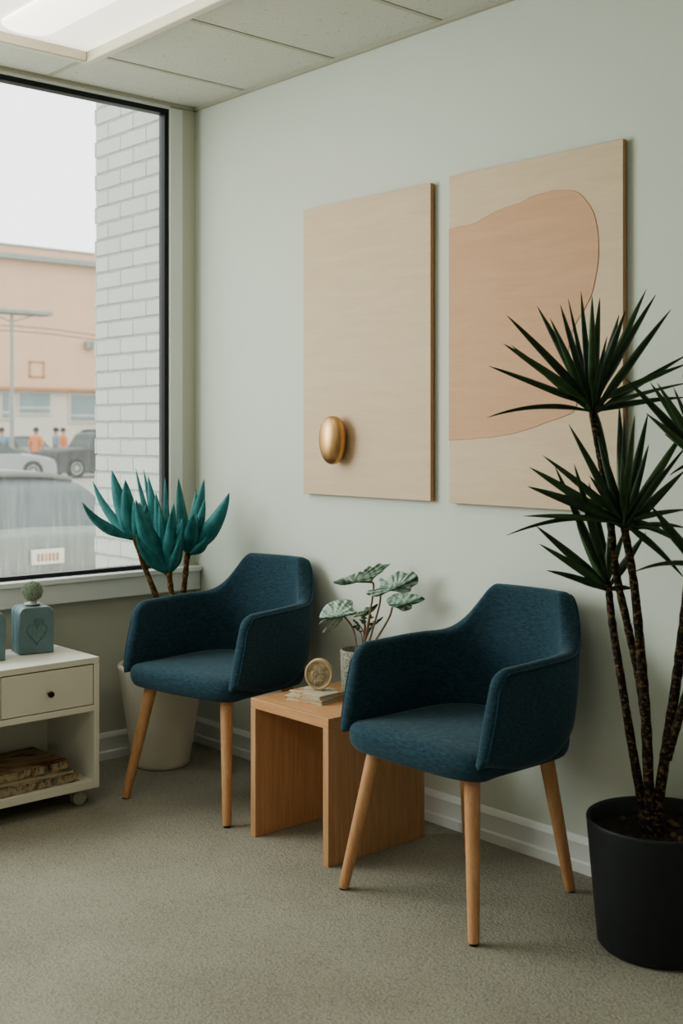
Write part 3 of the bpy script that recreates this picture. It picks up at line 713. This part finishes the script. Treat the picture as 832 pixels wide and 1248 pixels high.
BR = math.radians(79); bfr = Vector((math.sin(BR), -math.cos(BR), 0)); btn = Vector((math.cos(BR), math.sin(BR), 0))
BC = on_z(45, 797, CZ1) - bfr * .054
bb = blue_box(BC, BR, 'blue-grey ceramic box with a heart relief and a ball succulent on top')
BBZ = CZ1
blue_box(on_z(7, 805, CZ1) - bfr * .054 - btn * .0585, BR, 'blue-grey ceramic box cut off at the edge of the photo, beside the other box')
# ball succulent in a cup on the box
bp = Vector((BC.x, BC.y, BBZ + .157))
o = thing('ball_succulent', bp, 'small round grey-green ball succulent in a shallow cup on the blue box', 'plant')
MB().lathe([(.012, 0), (.024, .002), (.028, .006), (.0275, .008), (.016, .008), (.014, .016), (.0125, .016), (.01, .009)], n=32).build('cup', M['cup'], o)
m = MB(); n = 520; c0 = Vector((0, 0, .047)); rad = .031
m.lathe([(.030 * math.sin(PI * k / 12) + .0003, .047 - .030 * math.cos(PI * k / 12)) for k in range(13)], n=24)
for k in range(n):
    z = 1 - 2 * (k + .5) / n; a = k * 2.39996; d = Vector((math.sqrt(1 - z * z) * math.cos(a), math.sqrt(1 - z * z) * math.sin(a), z))
    p = c0 + d * .029; u = d.orthogonal().normalized(); w_ = d.cross(u); L = R.uniform(.006, .011)
    ring = [p + (u * math.cos(j * 2 * PI / 5) + w_ * math.sin(j * 2 * PI / 5)) * .0023 for j in range(5)]; tipv = p + d * L
    m.add(ring + [tipv], [(j, (j + 1) % 5, 5) for j in range(5)])
m.build('ball', M['succulent'], o, angle=60)

# ------------------------------------------------------------------ outside
GZ = -.5
struct('street', MB().box((-90, -60, GZ - .3), (-.7, 60, GZ)), M['asphalt'])
struct('pavement', MB().box((-6, -30, GZ), (-.7, 30, GZ + .02)), M['pave'])
bw = MB(); row = .0712; k = -8
while k * row < 3.5:
    z = k * row; far = -.615 + (.006 if k % 2 else -.004) + R.uniform(-.002, .002)
    bw.box((far, -.1, z + .003), (-.06, .42, z + row - .003)); bw.box((far + .008, -.096, z + row - .003), (-.06, .42, z + row + .003)); k += 1
struct('wall_exterior', bw, M['brick'], smooth=False)
# facade across the street
BX = -60
def fy(u): return on_x(u, HZ, BX).y
def fz(v, u=60): return on_x(u, v, BX).z
o = thing('shop_building', (BX, 0, GZ), 'peach two-storey building with a pale shopfront across the street', 'building')
zs, zr = fz(474), fz(300)
def fb(name, lo, hi, mat, par=o, bev=0): return MB().box((lo[0], lo[1], lo[2] - GZ), (hi[0], hi[1], hi[2] - GZ)).build(name, mat, par, smooth=False, bevel=bev)
yl, yr = -40, 70
fb('upper_wall', (-8, yl, zs), (0, yr, fz(318)), M['peach_render'])
fb('shopfront', (-8, yl, GZ), (-.15, yr, zs), M['pale_render'])
fb('ledge', (-.2, yl, zs - .12), (.25, yr, zs + .06), M['peach_ledge'])
fb('cornice', (-.3, yl, fz(321)), (.55, yr, fz(315)), M['grey_metal'])
fb('parapet', (-8, yl, fz(315)), (-.4, yr, fz(303)), M['peach_render'])
fb('roof_edge', (-8.1, yl, fz(303)), (-.3, yr, fz(301)), M['grey_metal'])
for u0, u1, v0, v1 in ((-40, -6, 478, 512), (1, 14, 477, 512), (22, 64, 477, 506), (85, 122, 478, 515), (140, 190, 478, 512)):
    wd = fb('shop_window', (-.16, fy(u0), fz(v1)), (-.06, fy(u1), fz(v0)), M['pale_render'])
    g_ = .12
    fb('pane', (-.07, fy(u0) + g_, fz(v1) + g_), (-.04, fy(u1) - g_, fz(v0) - g_), M['shop_glass'], wd)
    fb('transom', (-.045, fy(u0) + g_, fz(v1 - 9) - .05), (-.03, fy(u1) - g_, fz(v1 - 9) + .05), M['pale_render'], wd)
h_ = MB()
for a_, b_ in (((35, 441), (54, 443)), ((35, 459), (54, 461)), ((35, 441), (37, 461)), ((52, 441), (54, 461))): h_.box((-.02, fy(a_[0]), fz(b_[1]) - GZ), (.04, fy(b_[0]), fz(a_[1]) - GZ))
h_.build('hatch_frame', M['peach_ledge'], o, smooth=False)
fb('wall_lamp', (0, fy(102), fz(423)), (.45, fy(106.5), fz(414)), M['grey_metal']); fb('wall_lamp', (0, fy(107.5), fz(423)), (.45, fy(112), fz(414)), M['grey_metal'])
# street pole with a flat canopy
dp = 48
pb_ = on_z(14.5, HZ + 1.74 * F / dp, GZ); k = dp / F
o = thing('street_pole', pb_, 'grey pole with a flat canopy arm in front of the peach building', 'pole')
MB().tube([(0, 0, 0), (0, 0, 3.0), (0, 0, EYE - GZ + (HZ - 384) * k)], [.10, .08, .065], 12).build('pole', M['grey_metal'], o)
zt_ = EYE - GZ + (HZ - 382) * k; kk = dp / 40
MB().box((-.6, -1.6 * kk, zt_), (.3, 1.4 * kk, zt_ + .13 * kk)).build('canopy', M['grey_metal'], o, bevel=.02)
br = MB(); br.tube([(0, 0, zt_ - .35), (0, 1.0, zt_)], .03, 8); br.tube([(0, 0, zt_ - .35), (0, -1.0, zt_)], .03, 8); br.build('bracket', M['grey_metal'], o)
wr = MB()
for dz in (-1.2, -1.0): wr.tube(catmull([(-5, -14, zt_ + dz - .2), (0, 0, zt_ + dz + .5), (-3, 12, zt_ + dz - .3)], 8), .018, 6)
wr.build('wire', M['tyre'], o)

def car(name, loc, rz, paint, prof_low, cab, length, width, wheels, wr_, label, group='parked cars'):
    """side profile along local x (nose at +x); body, cabin glass, wheels"""
    o = thing(name, loc, label, 'car', rz, group)
    def sect(prof, hw_, tuck):
        top_ = catmull([Vector((x, 0, z)) for x, z in prof], 5); n = len(top_); rings = []
        for yy, s_ in ((-hw_, 0), (-hw_ * .93, .05), (-hw_ * .55, .075), (0, .085), (hw_ * .55, .075), (hw_ * .93, .05), (hw_, 0)):
            rings.append([(p.x, yy, p.z + s_ * tuck) for p in top_])
        return rings, n
    rings, n = sect(prof_low, width / 2, 1)
    zb_ = .22; full = []
    for r in rings: full.append([(r[0][0], r[0][1], zb_)] + r + [(r[-1][0], r[-1][1], zb_)])
    MB().rings(full, True, True, True).build('body', paint, o, angle=50)
    top_ = catmull([Vector((x, 0, z)) for x, z in cab], 5); rg = []
    zc0 = min(p.z for p in top_); zc1 = max(p.z for p in top_)
    for f in (-1, -.97, -.5, 0, .5, .97, 1):
        rg.append([(p.x, f * (width / 2 * (.97 - .20 * (p.z - zc0) / (zc1 - zc0))), p.z + (.02 if abs(f) < .6 else 0)) for p in top_])
    MB().rings(rg, True, True, True).build('cabin_glass', M['car_glass'], o, angle=50)
    rf = MB(); rr_ = []
    roof = [p for p in top_ if p.z > zc1 - .05]; x0, x1 = min(p.x for p in roof), max(p.x for p in roof)
    for i in range(9):
        x = x0 + (x1 - x0) * i / 8; rr_.append([(x, f * width * .39, zc1 + .03 - .05 * abs(f) ** 3 + .015 * math.sin(PI * i / 8)) for f in (-1, -.7, -.3, 0, .3, .7, 1)])
    rf.rings(rr_, False, False, False).build('roof', paint, o, solid=.04)
    for x in wheels:
        for sy in (-1, 1):
            c = lambda r, yy: [(x + r * math.cos(2 * PI * j / 28), sy * yy, wr_ + r * math.sin(2 * PI * j / 28)) for j in range(28)]
            hw_ = width / 2
            tq = MB().rings([c(wr_ * .6, hw_ - .2), c(wr_ * .95, hw_ - .2), c(wr_, hw_ - .17), c(wr_, hw_ + .01), c(wr_ * .95, hw_ + .03), c(wr_ * .66, hw_ + .025)]).build('wheel', M['tyre'], o)
            MB().rings([c(wr_ * .64, hw_ + .0), c(wr_ * .62, hw_ + .035), c(wr_ * .4, hw_ + .02), c(wr_ * .15, hw_ + .035)]).build('rim', M['rim'], tq)
    return o
sedan_low = [(-2.25, .45), (-2.22, .75), (-2.0, .88), (-1.3, .93), (0, .93), (1.0, .92), (1.9, .80), (2.22, .66), (2.27, .42)]
sedan_cab = [(-1.75, .9), (-1.2, 1.30), (-.6, 1.42), (.2, 1.40), (.75, 1.12), (1.1, .9)]
suv_low = [(-2.1, .5), (-2.08, .95), (-1.9, 1.04), (0, 1.06), (.7, 1.05), (1.8, .98), (2.05, .85), (2.1, .5)]
suv_cab = [(-2.0, 1.02), (-1.85, 1.6), (-1.2, 1.72), (.2, 1.70), (.55, 1.35), (.75, 1.02)]
# silver car at the far kerb: front wheel seen at its nose, nose towards +y
w1 = on_z(38, 588, GZ); c1 = Vector((w1.x - .75, w1.y - 1.38, GZ))
car('parked_car', c1, PI / 2, M['car_silver'], sedan_low, sedan_cab, 4.5, 1.75, (-1.32, 1.38), .37, 'silver car parked at the far kerb, furthest left in the window view')
w2 = on_z(92, 583, GZ); c2 = Vector((w2.x - .8, w2.y + 1.25, GZ))
car('parked_car', c2, -PI / 2, M['car_dark'], suv_low, suv_cab, 4.2, 1.75, (-1.25, 1.25), .37, 'dark off-road car parked at the far kerb beside the brick pier')
c3 = on_z(104, HZ + 1.74 * F / 49.5, GZ)
car('parked_car', Vector((c3.x, c3.y + 1.2, GZ)), -PI / 2, M['car_white'], suv_low, suv_cab, 4.2, 1.8, (-1.25, 1.25), .36, 'white car behind the dark off-road car across the street')
c4 = on_z(58, HZ + 1.74 * F / 54, GZ)
car('parked_car', Vector((c4.x - 2.2, c4.y, GZ)), 0, M['car_grey'], sedan_low, sedan_cab, 4.4, 1.7, (-1.3, 1.3), .34, 'grey car facing the street between the people by the shopfront')
# near car outside the window, tail to the window
nc = on_z(60, HZ + 1.74 * F / 8.6, GZ)
hatch_low = [(-2.1, .42), (-2.08, .7), (-1.9, .84), (-1.3, .92), (0, .95), (1.2, .95), (1.72, .92), (1.84, .82), (1.88, .42)]
hatch_cab = [(-1.2, .9), (-.5, 1.26), (.1, 1.36), (1.0, 1.33), (1.42, 1.12), (1.70, .9)]
nb = car('parked_car', Vector((nc.x - 1.9, nc.y, GZ)), 0, M['car_grey'], hatch_low, hatch_cab, 4, 1.74, (-1.25, 1.2), .32, 'grey hatchback right outside the window with its white number plate facing in')
pp = [c for c in nb.children if c.name.startswith('body')][0]
pl = MB().box((1.868, -.13, .775), (1.887, .13, .885)).build('number_plate', M['plate'], pp, bevel=.004)
tx = MB()
for k in range(6): tx.box((1.8875, -.088 + k * .03, .80), (1.889, -.068 + k * .03, .855))
tx.build('plate_characters', M['plate_text'], pl, smooth=False)
MB().box((1.7, -.84, .36), (1.93, .84, .7)).build('bumper', M['bumper'], pp, bevel=.05, seg=3)
for s_ in (-1, 1): MB().box((1.74, s_ * .72 - .1, .74), (1.85, s_ * .72 + .1, .88)).build('tail_lamp', M['tail'], pp, bevel=.02)

# people across the street
def person(loc, rz, top_m, legs_m, label, hgt=1.82, arm=.12):
    o = thing('person', loc, label, 'person', rz, 'people by the shopfront')
    s_ = hgt / 1.7
    me = bpy.data.meshes.new('body')
    J = [((0, 0, .92), .15), ((0, 0, 1.12), .13), ((0, 0, 1.36), .15), ((0, 0, 1.47), .06), ((0, .01, 1.56), .09), ((0, .01, 1.65), .09),
         ((.1, 0, .88), .09), ((.11, .02, .5), .065), ((.11, -.02, .09), .05), ((.11, .12, .04), .04),
         ((-.1, 0, .88), .09), ((-.11, .05, .5), .065), ((-.12, -.03, .09), .05), ((-.12, .1, .04), .04),
         ((.2, 0, 1.38), .06), ((.25, 0, 1.12), .045), ((.24, arm, .88), .038), ((.24, arm + .04, .78), .035),
         ((-.2, 0, 1.38), .06), ((-.25, 0, 1.12), .045), ((-.24, arm * .5, .88), .038), ((-.24, arm * .5 + .03, .78), .035)]
    E_ = [(0, 1), (1, 2), (2, 3), (3, 4), (4, 5), (0, 6), (6, 7), (7, 8), (8, 9), (0, 10), (10, 11), (11, 12), (12, 13), (2, 14), (14, 15), (15, 16), (16, 17), (2, 18), (18, 19), (19, 20), (20, 21)]
    me.from_pydata([tuple(c * s_ for c in p) for p, r in J], E_, [])
    b_ = bpy.data.objects.new('body', me); COL.objects.link(b_); b_.parent = o; me.materials.append(M['skin'])
    sk = b_.modifiers.new('skin', 'SKIN'); sk.use_smooth_shade = True
    for i, (p, r) in enumerate(J): me.skin_vertices[0].data[i].radius = (r * s_, r * s_ * .8)
    me.skin_vertices[0].data[0].use_root = True
    b_.modifiers.new('sub', 'SUBSURF').render_levels = 1
    n = 20
    def ell(rx, ry, z, cx=0, cy=0): return [(s_ * (cx + rx * math.cos(2 * PI * k / n)), s_ * (cy + ry * math.sin(2 * PI * k / n)), s_ * z) for k in range(n)]
    sh = MB(); sh.rings([ell(.18, .125, .86), ell(.175, .125, 1.0), ell(.165, .12, 1.15), ell(.195, .13, 1.32), ell(.17, .11, 1.42), ell(.075, .07, 1.47)])
    for q in (-1, 1): sh.tube([(q * .17 * s_, 0, 1.39 * s_), (q * .235 * s_, 0, 1.25 * s_), (q * .255 * s_, 0, 1.1 * s_)], [.075 * s_, .065 * s_, .06 * s_], 10)
    sh.build('shirt', top_m, o)
    tr = MB(); tr.rings([ell(.17, .12, .93), ell(.175, .125, .84), ell(.16, .12, .78)])
    for q, kx in ((1, .02), (-1, .05)): tr.tube([(q * .095 * s_, 0, .86 * s_), (q * .11 * s_, kx * s_, .5 * s_), (q * .115 * s_, -.02 * s_, .1 * s_)], [.1 * s_, .08 * s_, .07 * s_], 10)
    tr.build('trousers', legs_m, o)
    MB().rings([ell(.095, .1, 1.6, 0, -.015), ell(.105, .112, 1.66, 0, -.01), ell(.09, .1, 1.72, 0, -.005), ell(.04, .045, 1.755)]).build('hair', M['hair'], o)
    return o
for (u, d, tm, rz, lab) in ((44, 46.5, 'shirt_orange', .6, 'person in an orange top standing by the pale shopfront'), (77, 52.3, 'shirt_orange', -1.0, 'person in orange behind the white car across the street'), (2, 46, 'shirt_blue', 1.2, 'person in a blue top at the edge of the window view'), (68, 47.5, 'shirt_blue', 2.5, 'person in blue beside the grey car across the street')):
    p = on_z(u, HZ + 1.74 * F / d, GZ); person(p, rz, M[tm], M['trousers'], lab)

# ------------------------------------------------------------------ world, lights, camera
sc = bpy.context.scene
wd = bpy.data.worlds.new('overcast'); sc.world = wd; wd.use_nodes = True
nt = wd.node_tree; bg = nt.nodes['Background']
tc = nt.nodes.new('ShaderNodeTexCoord'); sp = nt.nodes.new('ShaderNodeSeparateXYZ'); rp = nt.nodes.new('ShaderNodeValToRGB')
nt.links.new(tc.outputs['Generated'], sp.inputs[0]); nt.links.new(sp.outputs[2], rp.inputs[0]); nt.links.new(rp.outputs[0], bg.inputs[0])
rp.color_ramp.elements[0].position = 0; rp.color_ramp.elements[0].color = (.97, .98, .95, 1)
rp.color_ramp.elements[1].position = 1; rp.color_ramp.elements[1].color = (.95, .98, .98, 1)
bg.inputs[1].default_value = 2.5
def area(name, loc, rot, sx, sy, power, col=(1, 1, 1), portal=False):
    l = bpy.data.lights.new(name, 'AREA'); l.shape = 'RECTANGLE'; l.size = sx; l.size_y = sy; l.energy = power; l.color = col
    ob = bpy.data.objects.new(name, l); COL.objects.link(ob); ob.location = loc; ob.rotation_euler = rot
    if portal: l.cycles.is_portal = True
    return ob
area('window_portal', (-.06, (WY0 + WY1) / 2, (WZ0 + WZ1) / 2), (0, -PI / 2, 0), WZ1 - WZ0, WY1 - WY0, 1, portal=True)
area('room_fill', (3.4, -3.4, 2.48), (0, 0, 0), 1.1, .5, 18, (1, .92, .8))  # unseen fill lamp added to brighten the interior
area('window_fill', (-.5, -2.6, 1.7), (0, -PI / 2, 0), 1.7, 2.0, 82, (.95, 1, .98))  # lamp added outside the glass to boost the daylight coming in

cd = bpy.data.cameras.new('camera'); cam = bpy.data.objects.new('camera', cd); COL.objects.link(cam); sc.camera = cam
cd.sensor_fit = 'HORIZONTAL'; cd.sensor_width = 36; cd.lens = 36 * F / 832
cd.shift_y = -(624 - HZ) / 832
cam.location = CAM; cam.rotation_euler = FW.to_track_quat('-Z', 'Y').to_euler()
cd.clip_end = 400; cd.clip_start = .05
cd.dof.use_dof = True; cd.dof.focus_distance = 3.7; cd.dof.aperture_fstop = 6.3
vs_ = sc.view_settings; vs_.view_transform = 'AgX'; vs_.look = 'AgX - Medium High Contrast'; vs_.exposure = 0.06
